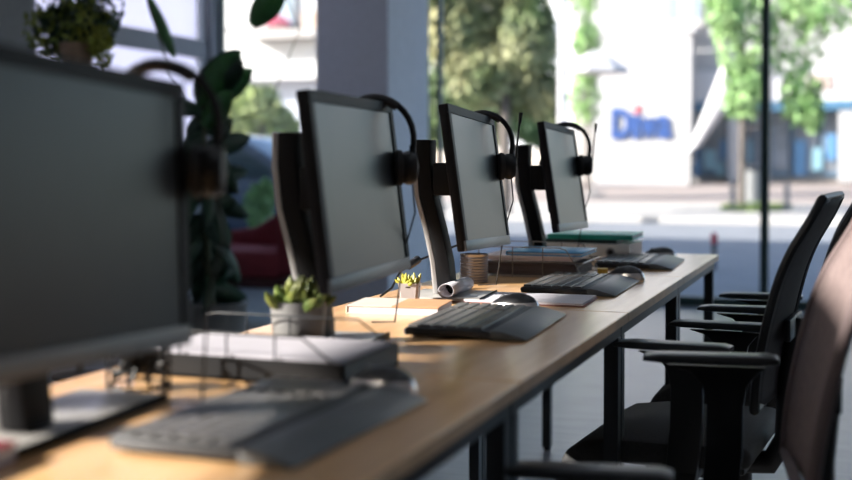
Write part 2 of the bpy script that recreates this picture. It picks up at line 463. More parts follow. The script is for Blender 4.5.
# leaf clouds for trees
def leafcloud(b, blobs, n, size, rnd, flat=1):
    for k in range(n):
        c, r = blobs[rnd.randrange(len(blobs))]
        while True:
            p = Vector((rnd.uniform(-1, 1), rnd.uniform(-1, 1), rnd.uniform(-1, 1)))
            if .25 < p.length < 1: break
        p = Vector(c) + Vector((p.x * r[0], p.y * r[1], p.z * r[2]))
        e = Euler((rnd.uniform(0, 6), rnd.uniform(0, 6), rnd.uniform(0, 6))).to_matrix()
        s = size * rnd.uniform(.6, 1.3)
        v = [b.verts.new(p + e @ Vector(q)) for q in ((-s, 0, 0), (0, -s * .45, s * .1), (s, 0, 0), (0, s * .45, s * .1))]
        b.faces.new(v)

def tree(name, label, px, Y, blobs_px, n, size, m, trunk_r=.12, group=None, ground=.08, seed=1, lean=0):
    rnd = random.Random(seed)
    X, _ = at(px, Y)
    t = thing(name, label, 'tree' if 'tree' in name else 'shrub', (X, Y, ground), 0, group)
    bl = []
    for (cx, cy, rx, rz, dy) in blobs_px:
        x, z = at(cx, Y + dy, cy); sc = (Y / math.cos(YAW)) / F_PX
        bl.append(((x - X, dy, z - ground), (rx * sc, max(rx, rz) * sc * .7, rz * sc)))
    b = BM(); leafcloud(b, bl, n, size, rnd); 
    obj('crown', b, m, t, False)
    b = BM()
    top = max(q[0][2] for q in bl)
    tube(b, [(0, 0, -.05), (lean * .3, 0, top * .35), (lean, 0, top * .8)], [trunk_r, trunk_r * .8, trunk_r * .4], 8)
    for q in bl[:6]:
        p = Vector(q[0]); tube(b, [(lean * .3, 0, min(top * .45, p.z * .8)), tuple(p)], [trunk_r * .4, trunk_r * .12], 6)
    obj('trunk', b, BARK, t)
    return t
tree('street_tree', 'slender bright green street tree hanging over the blue shopfront beyond the tall window post', 742, 27,
     [(745, 40, 30, 40, 0), (790, 35, 34, 40, .5), (765, -20, 60, 40, 0), (742, 90, 18, 30, 0), (800, 95, 20, 28, .3), (812, 112, 10, 18, .3), (820, 10, 40, 24, 0), (725, 10, 18, 26, -.5)],
     3600, .115, TREEB, .09, ground=.09, seed=3)
tree('flowering_tree', 'dense green and tan street tree beside the right face of the pillar', 505, 22.5,
     [(450, 30, 40, 40, 0), (495, 20, 45, 45, .5), (528, 35, 28, 45, 0), (480, 75, 40, 35, 0), (520, 85, 34, 35, .4), (450, -20, 60, 40, 0), (520, -30, 40, 40, 0), (545, 100, 20, 24, .4)],
     11000, .105, TREEA, .14, ground=.08, seed=5)
tree('dark_tree', 'deep green tree standing behind the tan flowering tree', 478, 30,
     [(440, 110, 30, 40, 0), (490, 105, 40, 45, 0), (520, 60, 40, 60, .5), (470, 50, 50, 60, 0), (535, 120, 22, 26, 0)],
     6000, .16, TREED, .16, ground=.1, seed=9)
tree('slim_tree', 'small light green tree just right of the pale lamp post', 587, 37,
     [(586, 40, 16, 22, 0), (584, 100, 16, 26, 0), (588, 70, 12, 14, 0), (585, -5, 16, 26, 0)],
     1100, .14, TREEB, .07, ground=.12, seed=11)
tree('roadside_tree', 'leafy green tree seen through the left window behind the parked car', 262, 24,
     [(258, 105, 26, 20, 0), (235, 120, 30, 30, 0), (280, 130, 22, 26, .4), (225, 100, 20, 24, 0)],
     2600, .15, mat('tree_leaf_pale', (.16, .24, .07), .6, col2=(.40, .46, .20), scale=1), .1, ground=.08, seed=13)
# lamp post
X, _ = at(562, 20.9)
t = thing('lamp_post', 'pale grey lamp post rising beside the flowering tree', 'lamp post', (X, 20.9, -.02))
b = BM(); tube(b, [(0, 0, 0), (0, 0, 7.0)], [.085, .065], 12); obj('pole', b, mat('post_pale', (.42, .42, .46), .5), t)
b = BM(); lathe(b, [(.16, 0), (.16, .25), (.11, .35), (.1, .4)]); obj('base', b, GREYP, t)
b = BM(); tube(b, [(0, 0, 6.9), (0, -.4, 7.1), (0, -1.0, 7.1)], .035); box(b, (0, -1.2, 7.08), (.2, .5, .08), bev=.02); obj('lamp_head', b, GREYP, t)
# building behind trees / left pane
BY2 = 36.0
lb = thing('pale_building', 'long white building seen through the left window, with a balcony ledge', 'building', (at(280, BY2)[0], BY2, .1))
o3 = lb.location.copy()
part('wall', lambda b: fbox(b, -120, 317, 2, 84, BY2, 2), mat('render_white', (.52, .53, .54), .8), lb, o3)
part('lower_wall', lambda b: fbox(b, -120, 317, 84, 178, BY2 + .8, 2), mat('facade_bluish', (.42, .46, .54), .8), lb, o3)  # lower wall bluer and a little darker than the upper
part('ledge', lambda b: fbox(b, 245, 316, 30, 38, BY2 - .8, .8), FACB, lb, o3)
f = part('window', lambda b: fbox(b, 277, 297, -60, 28, BY2 - .12, .2), FACB, lb, o3)
part('pane', lambda b: fbox(b, 280, 294, -58, 26, BY2 - .16, .05), GLASSD, f, o3)
f = part('shutter', lambda b: fbox(b, 303, 315, 12, 38, BY2 - .2, .2), mat('shutter_brown', (.46, .34, .27), .6), lb, o3)
part('string_course', lambda b: fbox(b, 205, 300, 27, 29, BY2 - .1, .2), FACB, lb, o3)
X, z = at(275, BY2 - .7, 27)
b = BM(); rr = random.Random(4); leafcloud(b, [((0, 0, .25), (.45, .18, .22))], 160, .09, rr)
fl = thing('flower_box', 'window box of pink flowers on the white building ledge', 'flower box', (X, BY2 - .45, z - .1))
obj('blossoms', b, mat('pink_petals', (.65, .12, .22), .7), fl, False)
b = BM(); box(b, (0, 0, .03), (.9, .3, .2), bev=.02); obj('trough', b, BARK, fl)
# tan building far right behind trees
bb = thing('far_building', 'grey white building half hidden behind the dark tree', 'building', (at(500, 52)[0], 52, .3))
o4 = bb.location.copy()
part('wall', lambda b: fbox(b, 424, 580, -150, 150, 52, 6), mat('facade_far', (.60, .63, .68), .8), bb, o4)
part('ground_floor', lambda b: fbox(b, 424, 580, 150, 184, 51.6, 6), mat('facade_tan', (.52, .47, .42), .8), bb, o4)
for a in (436, 470, 540):
    f = part('window', lambda b: fbox(b, a, a + 16, 20, 60, 51.9, .2), GLASSD, bb, o4)
# cafe parasol
X, z = at(594, 34, 66)
ps = thing('cafe_parasol', 'white parasol between the pale lamp post and the lettered sign', 'parasol', (X, 34, .13))
b = BM(); zz = z - .13
lathe(b, [(1.05, zz - .22), (1.02, zz - .12), (.5, zz + .22), (.03, zz + .42)], n=8); obj('canopy', b, SIGNW, ps, False)
b = BM(); tube(b, [(0, 0, 0), (0, 0, zz + .3)], .03); obj('pole', b, GREYP, ps)
b = BM(); lathe(b, [(.3, 0), (.3, .06), (.05, .1)]); obj('base', b, GREYP, ps)
# street bollards
def bollard(px, Y, lab, g=None, h=.95, red=False, z=.06):
    X, _ = at(px, Y)
    t = thing('bollard', lab, 'bollard', (X, Y, z), 0, g)
    b = BM(); w_ = .028 if red else .06; lathe(b, [(w_, 0), (w_, h), (w_ * .7, h + .02)], n=16); obj('post', b, mat('bollard_grey', (.13, .14, .16), .5) if not red else mat('bollard_dark', (.05, .05, .06), .5), t)
    if red:
        b = BM(); lathe(b, [(.034, h - .09), (.036, h - .01), (.026, h + .022)], n=16); obj('reflector', b, RED, t)
bollard(714.5, 12.5, 'dark bollard with a red top just outside the window beyond the desk end', red=True, h=.36, z=-.02)
bollard(733, 25.5, 'dark street bollard on the left edge of the grass patch', h=.55, z=.06)
bollard(787, 25.5, 'dark street bollard on the right edge of the grass patch', h=.55, z=.06)
tree('green_shrub', 'bright green shrub outside the left window, above the armchair', 258, 10.2, [(258, 208, 15, 26, 0), (266, 195, 9, 18, 0)], 900, .035, TREEB, .02, ground=-.02, seed=21)
# litter bin near the street tree
X, _ = at(753, 28.6)
t = thing('litter_bin', 'grey litter bin between the bollards on the grass', 'bin', (X, 28.6, .10))
b = BM(); lathe(b, [(.2, 0), (.24, .75), (.24, .8)], n=16); obj('body', b, GREYP, t)
b = BM(); lathe(b, [(.25, .8), (.25, .84), (.15, .92), (.02, .94)], n=16); obj('lid', b, STEEL, t)
# white van parked (beyond the gap between third and fourth monitors)
def car(name, label, cx, cy, rz, paint, prof, L, W, cabin, gz=-.02):
    t = thing(name, label, 'car', (cx, cy, gz), rz)
    b = BM(); prism(b, prof, -W / 2, W / 2, 'Y', .04); body = obj('body', b, paint, t)
    b = BM(); prism(b, cabin, -W / 2 - .006, W / 2 + .006, 'Y', .01); obj('side_windows', b, mat('car_glass', (.02, .04, .045), .08), t)
    for sx in (-L * .31, L * .31):
        for sy in (-1, 1):
            b = BM(); lathe(b, [(.2, -.1), (.3, -.1), (.32, -.07), (.32, .07), (.3, .1), (.2, .1)], (0, 0, 0), 24, 'Y')
            wh = obj('wheel', b, mat('tyre', (.02, .02, .02), .8), t, loc=(sx, sy * (W / 2 - .08), .32))
            b = BM(); lathe(b, [(.02, -.105), (.19, -.105), (.19, .105), (.02, .105)], (0, 0, 0), 16, 'Y'); obj('hubcap', b, SILVER, wh)
    return t
CAR = mat('car_blue', (.035, .055, .09), .25, .2, coat=.8)
cprof = [(-2.1, .3), (-2.1, .75), (-1.95, .92), (-1.5, 1.32), (-1.2, 1.42), (-.1, 1.44), (.35, 1.36), (1.0, .98), (1.9, .82), (2.1, .62), (2.1, .3)]
ccab = [(-1.75, .95), (-1.38, 1.28), (-1.1, 1.35), (-.1, 1.37), (.25, 1.3), (.82, .98), (.5, .93)]
cxp, _ = at(238, 11.6)
car('car', 'blue car parked outside the left window behind the maroon armchair', cxp - .15, 12.2, 0, CAR, cprof, 4.2, 1.7, ccab)

# ------------------------------------------------------------------ desks
DZ = .76; DX0, DX1 = -1.144, -.485; JY = [-.03, .85, 1.735, 2.618, 3.492, 4.383]
def make_desk(y0, y1, label, g):
    L = y1 - y0
    t = thing('desk', label, 'desk', ((DX0 + DX1) / 2, (y0 + y1) / 2, 0), 0, g)
    hw = (DX1 - DX0) / 2; hl = L / 2 - .0018
    b = BM(); bx(b, -hw, hw, -hl, hl, DZ - .022, DZ, .0015); top = obj('desktop', b, WOOD, t, False)
    b = BM(); bx(b, hw - .0005, hw + .001, -hl, hl, DZ - .021, DZ - .002); obj('edge_band', b, EDGE, top, False)
    b = BM()
    for sx in (-1, 1):
        bx(b, sx * (hw - .03) - .015, sx * (hw - .03) + .015, -hl + .002, hl - .002, DZ - .052, DZ - .0225)
    for sy in (-1, 1):
        bx(b, -hw + .045, hw - .045, sy * (hl - .02) - .015, sy * (hl - .02) + .015, DZ - .052, DZ - .0225)
    obj('frame', b, STEEL, t, False)
    for sx in (-1, 1):
        for sy in (-1, 1):
            b = BM(); cx = sx * (hw - .03); cy = sy * (hl - .02)
            bx(b, cx - .016, cx + .016, cy - .016, cy + .016, .012, DZ - .0525)
            lg = obj('leg', b, STEEL, t, False)
            b = BM(); lathe(b, [(.014, 0), (.014, .012)], (cx, cy, 0), 12); obj('foot', b, BLACKP, lg)
    return t
desk_labels = ['wooden desk nearest the viewer, below the closest monitor', 'wooden desk under the closest large blurred monitor',
               'wooden desk carrying the paper tray and the grey potted succulent', 'wooden desk with the open notepad and small white planter',
               'wooden desk with the pen cup and blue folder tray']
desk_labels = ['wooden desk at the near end of the row, mostly below the picture', 'wooden desk carrying the nearest keyboard and blurred near monitor',
               'wooden desk carrying the cream and tan notebook and small white planter', 'wooden desk carrying the pen cup and the wire tray of blue folder',
               'wooden desk at the far end of the row, carrying the white binder']
for i in range(5):
    make_desk(JY[i], JY[i + 1], desk_labels[i], 'row of wooden desks')

# ------------------------------------------------------------------ monitors
MW, MH, MD = .49, .337, .020
def make_monitor(cz, tilt=.13, roll=.0, sx=0, sy=0):
    """local frame: +x is the screen's normal (to the chairs), +y runs along the desks"""
    t = thing('monitor', '', 'monitor')
    R = Matrix.Rotation(-tilt, 4, 'Y') @ Matrix.Rotation(-roll, 4, 'X')      # top leans away from the chairs
    Cc = Vector((0, 0, cz - DZ))
    def loc(b): bmesh.ops.transform(b, matrix=Matrix.Translation(Cc) @ R, verts=b.verts[:])
    b = BM(); bx(b, -MD, -.001, -MW / 2, MW / 2, -MH / 2, MH / 2, .004)
    box(b, (-MD - .008, 0, 0), (.024, .34, .22), bev=.009); loc(b)
    hs = obj('housing', b, BEZEL, t)
    b = BM(); bw = .021
    for (y0, y1, z0, z1) in ((-MW / 2, MW / 2, MH / 2 - bw, MH / 2), (-MW / 2, -MW / 2 + bw, -MH / 2 + .024, MH / 2 - bw), (MW / 2 - bw, MW / 2, -MH / 2 + .024, MH / 2 - bw)):
        bx(b, -.002, .0035, y0 + .0005, y1 - .0005, z0 + .0005, z1 - .0005)
    loc(b); obj('bezel', b, BEZEL, t, False)
    b = BM(); bx(b, -.002, .0035, -MW / 2 + .0005, MW / 2 - .0005, -MH / 2, -MH / 2 + .024, .0008); loc(b)
    obj('chin', b, mat('chin_grey', (.10, .11, .12), .4), t)
    b = BM(); bx(b, -.001, .0008, -MW / 2 + bw, MW / 2 - bw, -MH / 2 + .024, MH / 2 - bw); loc(b)
    obj('screen', b, SCREEN, t, False)
    # stand: curved pillar with a silver back shell
    def pil(x_off, th, hw):
        prof = [(-.155, .39), (-.156, .33), (-.148, .25), (-.126, .17), (-.108, .09), (-.100, .012)]
        o_ = [(x + x_off, z) for x, z in prof] + [(x + x_off + th, z) for x, z in prof[::-1]]
        b = BM(); prism(b, [(x + sx, z) for x, z in o_], sy - hw, sy + hw, 'Y', .003); return b
    b = pil(0, .036, .030); obj('pillar', b, PILM, t)
    b = pil(-.012, .013, .031); obj('pillar_shell', b, SILVER, t)
    b = BM(); box(b, (-.068 + sx * .5, sy, cz - DZ), (.09, .07, .08), bev=.006); obj('hinge', b, PILM, t)
    b = BM(); bx(b, -.17 + sx, (.02 if not sx else -.03) + sx, sy - .095, sy + .095 + (.15 if sx else 0), 0, .010, .003); obj('stand_base', b, BASEG, t)
    b = BM(); bx(b, (.02 if not sx else -.03) + sx - .001, (.02 if not sx else -.03) + sx + .003, sy - .094, sy + .094 + (.15 if sx else 0), .0005, .012, .001); obj('base_edge', b, PILM, t)
    return t
def place_mon(o, x, y, rz, label):
    o.location = (x, y, DZ); o.rotation_euler = (0, 0, rz); o['label'] = label; o['group'] = 'monitors along the desk row'
MON = [(-.808, 1.085, .055, 'large blurred black monitor closest to the viewer, cut by the frame'),
       (-.853, 1.987, .10, 'black monitor behind the potted succulent, second from the viewer'),
       (-.876, 2.765, .085, 'black monitor above the ribbed pen cup, its headset mic boom upright'),
       (-.884, 3.70, .045, 'smallest and farthest black monitor, above the green folder')]
for i, (x, y, rz, lab) in enumerate(MON):
    o = make_monitor((1.040, 1.047, 1.053, 1.045)[i], (.05, .12, .145, .155)[i], (.045, 0, .034, .028)[i], (-.055, 0, 0, 0)[i], (.10, 0, 0, 0)[i])
    place_mon(o, x, y, rz, lab)

# ------------------------------------------------------------------ headsets over the monitor corners
def headset(i, label, a_off, mic=True, swing=0):
    x, y, rz, _ = MON[i]
    t = thing('headset', label, 'headset', (x, y, DZ), rz, 'headsets hung on the monitors')
    topz = 1.047 - .034 * .1 - DZ + MH / 2 * math.cos(.13); topx = -MH / 2 * math.sin(.13)
    a = MW / 2 - a_off
    cx = topx - .018; rz_, rx_ = .085, .075
    zc = topz - rz_ + .014
    arc = []
    for k in range(19):
        an = math.radians(-18 + (216) * k / 18)
        arc.append((cx + rx_ * math.cos(an), a + .03 * math.sin(an) * 0 + .028 * max(0, math.cos(an)), zc + rz_ * math.sin(an)))
    b = BM(); tube(b, arc, .0065, 8); obj('headband', b, BLACKP, t)
    b = BM(); pad = [p for k, p in enumerate(arc) if 6 <= k <= 12]; tube(b, [(p[0], p[1], p[2] - .003) for p in pad], .0095, 8); obj('band_pad', b, DARKP, t)
    for s, p, q in ((1, arc[0], arc[1]), (-1, arc[-1], arc[-2])):
        cc = (p[0] - .006 * s, p[1], p[2] - .030)
        b = BM(); lathe(b, [(.012, -.017), (.030, -.014), (.034, -.004), (.034, .006), (.028, .015), (.010, .018)], (0, 0, 0), 24, 'X')
        cup = obj('ear_cup', b, BLACKP, t, loc=cc, rot=(0, 0, .35 * s))
        b = BM(); lathe(b, [(.024, 0), (.035, .002), (.036, .012), (.030, .018), (.014, .018)], (0, 0, 0), 24, 'X')
        obj('ear_cushion', b, mat('cushion_foam', (.02, .02, .022), .8), cup, rot=(0, 0, PI if s > 0 else 0), loc=(-.012 * s, 0, 0))
        b = BM(); tube(b, [(p[0], p[1], p[2] + .015), (p[0] + .004 * s, p[1], p[2] - .004), (cc[0] + .016 * s, cc[1], cc[2])], .006, 8); obj('yoke', b, BLACKP, t)
    p = arc[0]
    if mic:
        b = BM(); tube(b, [(p[0] + .01, p[1] + .01, p[2] - .02), (p[0] + .012, p[1] + .022, p[2] + .03), (p[0] + .018, p[1] + .03, p[2] + .095)], .0026, 6)
        bo = obj('mic_boom', b, BLACKP, t)
        b = BM(); tube(b, [(p[0] + .017, p[1] + .029, p[2] + .082), (p[0] + .020, p[1] + .031, p[2] + .112)], [.004, .0055], 8); obj('microphone', b, BLACKP, bo)
    # cable down to the desk behind the screen's far edge
    b = BM(); tube(b, [(p[0], p[1], p[2] - .05), (p[0] + .004, p[1] + .01, p[2] - .12), (p[0] - .02, p[1] + .012, p[2] - .2), (p[0] - .05, p[1] + .05, .006), (p[0] - .1, p[1] + .05, .004)], .0018, 6)
    obj('cable', b, BLACKP, t)
    return t
headset(0, 'blurred black headset hung on the nearest monitor', .00, False)
headset(1, 'black headset with round ear cup hung on the monitor behind the potted succulent', .05, False)
headset(2, 'black headset hung on the monitor above the pen cup, mic boom raised', .045)
headset(3, 'small black headset hung on the farthest monitor, mic boom raised', .045)

# ------------------------------------------------------------------ keyboards and mice
def make_keyboard():
    t = thing('keyboard', '', 'keyboard')
    L = .40
    # profile in (x, z): x negative is the rear (monitor side)
    prof = [(-.118, .004), (-.120, .014), (-.116, .019), (-.05, .019), (.045, .018), (.052, .016), (.054, .004)]
    b = BM(); prism(b, prof, -L / 2, L / 2, 'Y', .003); obj('body', b, KBODY, t)
    pr = [(.050, .004), (.050, .0185), (.060, .0192), (.075, .0175), (.118, .006), (.122, .003), (.118, .0015), (.052, .0015)]
    b = BM(); prism(b, pr, -L / 2 + .001, L / 2 - .001, 'Y', .0015); obj('palm_rest', b, PALM, t)
    b = BM()
    for r in range(6):
        x = -.104 + r * .0275 * .93
        z = .0205 - (x + .116) * .008
        y = -L / 2 + .014
        while y < L / 2 - .014:
            wd = .0168 if not (r == 5 and -.09 < y < .03) else .11
            wd = min(wd, L / 2 - .012 - y)
            if wd > .008 and not (abs(y + wd / 2 - .092) < .005):
                box(b, (x, y + wd / 2, z), (.020, wd, .006), bev=.0012)
            y += wd + .0022
    obj('keys', b, KEYM, t, False)
    for sy in (-1, 1):
        b = BM(); box(b, (-.10, sy * .16, .003), (.012, .03, .006), bev=.001); obj('foot', b, BLACKP, t)
    return t
kb = make_keyboard()
KB = [(-.690, 1.345, -.02, 'blurred black keyboard nearest the viewer'), (-.712, 2.31, .05, 'black keyboard in front of the open notepad, second nearest'),
      (-.695, 3.095, .02, 'black keyboard beside the wire tray of blue folder'), (-.675, 3.87, .04, 'farthest black keyboard beside the white binder')]
for i, (x, y, rz, lab) in enumerate(KB):
    o = kb if i == 0 else dup(kb, (0, 0, 0), 0, lab)
    o.location = (x, y, DZ + .0); o.rotation_euler = (0, 0, rz); o['label'] = lab; o['group'] = 'keyboards on the desks'

SILT = mat('mouse_silver', (.75, .73, .74), .22, .6)
def make_mouse():
    t = thing('computer_mouse', '', 'mouse')
    b = BM(); bmesh.ops.create_uvsphere(b, u_segments=24, v_segments=14, radius=1)
    for v in b.verts:
        x, y, z = v.co
        # +x is the front with the buttons
        k = 1 - .12 * x
        v.co = Vector((x * .060, y * .034 * k * (1 - .1 * (1 - x * x)), max(z, -.1) * .034 * (1 - .25 * x) + .004))
    obj('shell', b, DARKP, t)
    b = BM(); bmesh.ops.create_uvsphere(b, u_segments=24, v_segments=14, radius=1)
    for v in b.verts:
        x, y, z = v.co; k = 1 - .12 * x
        v.co = Vector((x * .063 + .0015, y * .0352 * k * (1 - .1 * (1 - x * x)), min(max(z, -.1), .42) * .034 * (1 - .25 * x) + .0038))
    obj('side_band', b, SILT, t)
    b = BM(); tube(b, [(.014, 0, .0335), (.036, 0, .0265)], .0022, 8); obj('button_seam', b, BLACKP, t)
    b = BM(); lathe(b, [(.004, -.004), (.007, -.003), (.007, .003), (.004, .004)], (.028, 0, .0275), 16, 'Y'); obj('scroll_wheel', b, GREYP, t)
    return t
mo = make_mouse()
MS = [(-.655, 1.595, 2.75, 'blurred dark mouse beyond the nearest keyboard'), (-.735, 2.575, 3.0, 'dark mouse between the second keyboard and the notepad'),
      (-.630, 3.365, 2.7, 'dark mouse at the far end of the keyboard beside the wire tray'), (-.660, 4.16, 2.9, 'farthest dark mouse near the end of the last desk')]
for i, (x, y, rz, lab) in enumerate(MS):
    o = mo if i == 0 else dup(mo, (0, 0, 0), 0, lab)
    o.location = (x, y, DZ); o.rotation_euler = (0, 0, rz); o['label'] = lab; o['group'] = 'mice beside the keyboards'

# ------------------------------------------------------------------ desk clutter
def wire_tray(loc, rz, sx, sy, tiers, label, h=.045, wm=WIRE, wr=.0016):
    t = thing('wire_tray', label, 'tray', loc, rz)
    for k in range(tiers):
        z0 = .004 + k * h
        b = BM()
        for (p, q) in (((-1, -1), (1, -1)), ((1, -1), (1, 1)), ((1, 1), (-1, 1)), ((-1, 1), (-1, -1))):
            tube(b, [(p[0] * sx / 2, p[1] * sy / 2, z0), (q[0] * sx / 2, q[1] * sy / 2, z0)], wr, 6)
        n = 9
        for j in range(1, n): 
            x = -sx / 2 + sx * j / n; tube(b, [(x, -sy / 2, z0), (x, sy / 2, z0)], wr * .6, 5)
        obj('tray_shelf', b, wm, t)
    H_ = .004 + tiers * h
    for s in (-1, 1):
        b = BM(); y = s * sy / 2
        tube(b, [(-sx / 2, y, .0), (-sx / 2, y, H_ - .01), (-sx / 2 + .01, y, H_), (sx / 2 - .07, y, H_), (sx / 2 - .05, y, H_ - .006), (sx / 2, y, .004)], wr, 6)
        for j in (.33, .62): tube(b, [(-sx / 2 + sx * j, y, 0), (-sx / 2 + sx * j, y, H_)], wr, 6)
        obj('side_wire', b, wm, t)
    return t
def papers(name, label, cat, loc, rz, sx, sy, h, m, group=None, n=6, jitter=.004):
    b = BM(); rr = random.Random(hash(round(loc[0] * 1000)) % 999)
    for k in range(n):
        box(b, (rr.uniform(-jitter, jitter), rr.uniform(-jitter, jitter), h * (k + .5) / n), (sx, sy, h / n * .96), (0, 0, rr.uniform(-.01, .01)))
    o = obj(name, b, m, None, False); o.location = loc; o.rotation_euler = (0, 0, rz)
    return tag(o, label, cat, group)

# nearest document tray: dark tray body with paper on it and mesh rails
t = thing('document_tray', 'dark low document tray holding white paper beside the nearest mouse', 'tray', (-.895, 1.70, DZ), .0)
b = BM(); TX, TY = .36, .22
bx(b, -TX / 2, TX / 2, -TY / 2, TY / 2, 0, .006, .001)
bx(b, -TX / 2, TX / 2, -TY / 2, -TY / 2 + .005, .0, .036); bx(b, -TX / 2, TX / 2, TY / 2 - .005, TY / 2, .0, .036)
bx(b, -TX / 2, -TX / 2 + .005, -TY / 2, TY / 2, 0, .036); bx(b, TX / 2 - .005, TX / 2, -TY / 2, TY / 2, 0, .036)
obj('tray_body', b, BLACKP, t, False)
for s in (-1, 1):
    b = BM()
    y = s * (TY / 2 - .003)
    tube(b, [(-TX / 2, y, .036), (-TX / 2, y, .068), (-TX / 2 + .02, y, .072), (TX / 2 - .07, y, .072), (TX / 2 - .02, y, .036)], .0018, 6)
    for j in (.22, .45, .68): tube(b, [(-TX / 2 + TX * j, y, .036), (-TX / 2 + TX * j, y, .072)], .0015, 6)
    obj('wire_rail', b, STEEL, t)
papers('paper_stack', 'white lilac sheets lying in the dark low tray behind the nearest keyboard', 'paper', (-.895, 1.70, DZ + .0065), .0, .34, .205, .033, mat('office_paper', (.42, .40, .44), .7), n=8, jitter=.002)

# grey pot with blurred succulent
def succulent(name, label, loc, pr, ph, square, n, leafL, pm, sm, seed):
    rr = random.Random(seed)
    t = thing(name, label, 'plant', loc, .2)
    b = BM()
    if square:
        prof = [(pr * .80 * 1.2, 0), (pr * 1.2 * 1.0, ph), (pr * .9 * 1.2, ph), (pr * .85 * 1.2, ph * .85)]
        lathe(b, prof, n=4); bmesh.ops.rotate(b, verts=b.verts[:], cent=(0, 0, 0), matrix=Matrix.Rotation(PI / 4, 3, 'Z'))
        bmesh.ops.bevel(b, geom=[e for e in b.edges if abs(e.verts[0].co.z - e.verts[1].co.z) > ph * .5], offset=pr * .15, segments=3, affect='EDGES')
    else:
        lathe(b, [(pr * .85, 0), (pr, ph), (pr * .92, ph), (pr * .9, ph * .85)], n=32)
    obj('pot', b, pm, t)
    b = BM(); lathe(b, [(pr * .86, ph * .8), (pr * .86, ph * .86)], n=16); obj('soil', b, SOIL, t)
    b = BM()
    for k in range(n):
        a = k * 2.4 + rr.uniform(-.3, .3); el = math.radians(rr.uniform(12, 85)); L = leafL * rr.uniform(.7, 1.15)
        base = Vector((rr.uniform(-1, 1) * pr * .55, rr.uniform(-1, 1) * pr * .55, ph * .86))
        d = Vector((math.cos(a) * math.cos(el), math.sin(a) * math.cos(el), math.sin(el)))
        tube(b, [base, base + d * L * .4, base + d * L * .8 + Vector((0, 0, L * .06)), base + d * L + Vector((0, 0, L * .14))], [L * .10, L * .19, L * .15, L * .02], 6)
    obj('leaves', b, sm, t)
succulent('potted_succulent', 'blurred green succulent in a grey pot behind the nearest tray', (-.925, 1.865, DZ), .050, .092, False, 150, .046, POTG, SUCC, 2)
succulent('potted_succulent', 'small succulent in a white square planter beside the rolled notepad', (-1.0, 2.605, DZ), .029, .050, True, 26, .026, POTW, mat('succulent_yellow', (.30, .30, .03), .5, noise=.3, scale=30, col2=(.50, .45, .06)), 5)

# closed notebook with cream and tan covers
t = thing('notebook', 'closed notebook with cream and tan cover near the white planter', 'notebook', (-.975, 2.48, DZ), .12)
b = BM(); bx(b, -.105, .105, -.075, .075, .0, .002); bx(b, -.105, .0, -.075, .075, .016, .0185); bx(b, -.1055, -.1025, -.075, .075, .0, .0185); obj('cream_cover', b, CREAM, t, False)
b = BM(); bx(b, .0, .105, -.075, .075, .016, .0185); obj('tan_cover', b, ORANGE, t, False)
b = BM(); bx(b, -.102, .103, -.073, .073, .002, .016); obj('pages', b, PAPER, t, False)
b = BM(); tube(b, [(.10, -.03, .008), (.125, -.035, .004), (.15, -.06, .003)], .0016, 6); obj('ribbon', b, PAPER, t)

# notepad with its first sheets rolled back
t = thing('notepad', 'white notepad with a rolled back page beside the small planter', 'notepad', (-.80, 2.765, DZ), .04)
b = BM(); bx(b, -.13, .20, -.095, .095, 0, .003, .0008); obj('backing_board', b, mat('brown_board', (.20, .08, .07), .6), t)
b = BM(); bx(b, -.13, .195, -.093, .093, .003, .008); obj('pages', b, PAPER, t, False)
b = BM()
sp = []
for k in range(26):
    a = k / 25 * 2 * PI * 1.25; r = .019 - .004 * k / 25
    sp.append((-.135 + r * math.sin(-a) * 1.15, .026 - r * math.cos(a)))
for j, (p, q) in enumerate(zip(sp, sp[1:])):
    v = [b.verts.new(w_) for w_ in ((p[0], -.09, p[1]), (q[0], -.09, q[1]), (q[0], .09, q[1]), (p[0], .09, p[1]))]
    b.faces.new(v)
bmesh.ops.remove_doubles(b, verts=b.verts[:], dist=1e-5)
ro = obj('rolled_page', b, PAPER, t); sm_ = ro.modifiers.new('s', 'SOLIDIFY'); sm_.thickness = .0012

# ribbed metal pen cup
cx, cy = -1.01, 3.13
t = thing('pen_cup', 'ribbed grey metal pen cup under the monitor with the raised mic', 'cup', (cx, cy, DZ))
prof = [(.036, 0)]
for k in range(9):
    z = .006 + k * .0078; prof += [(.040, z), (.0375, z + .004)]
prof += [(.040, .080), (.0375, .080), (.036, .01)]
b = BM(); lathe(b, prof, n=32); obj('cup_wall', b, mat('cup_metal', (.30, .28, .29), .35, .7), t)

# wire tray with papers and blue folder
T3 = (-.90, 3.435, DZ)
wire_tray(T3, .02, .31, .25, 2, 'two tier wire tray holding papers and a blue folder', h=.042)
papers('paper_stack', 'paper stack with shade painted into its brown colour, in the lower tier of the wire tray', 'paper', (T3[0], T3[1], DZ + .0065), .02, .27, .23, .034, SHADEP, n=10, jitter=.005)
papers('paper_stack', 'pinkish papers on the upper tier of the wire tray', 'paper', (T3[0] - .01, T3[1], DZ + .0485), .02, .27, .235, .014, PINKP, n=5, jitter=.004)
t = thing('folder', 'blue folder lying on top of the pinkish papers in the wire tray', 'folder', (T3[0] + .045, T3[1] + .0, DZ + .0630), .02)
b = BM(); bx(b, -.12, .105, -.112, .112, 0, .003, .001); bx(b, -.12, .105, -.112, .112, .009, .012, .001); bx(b, -.121, -.118, -.112, .112, 0, .012); obj('cover', b, BLUEF, t)
b = BM(); bx(b, -.117, .10, -.108, .108, .0032, .0088); obj('pages', b, PAPER, t, False)
papers('sticky_note_pad', 'small yellow note pad at the chair side of the wire tray', 'note pad', (-.712, 3.44, DZ), .2, .03, .05, .022, mat('yellow_note', (.75, .45, .05), .6), n=4, jitter=.001)

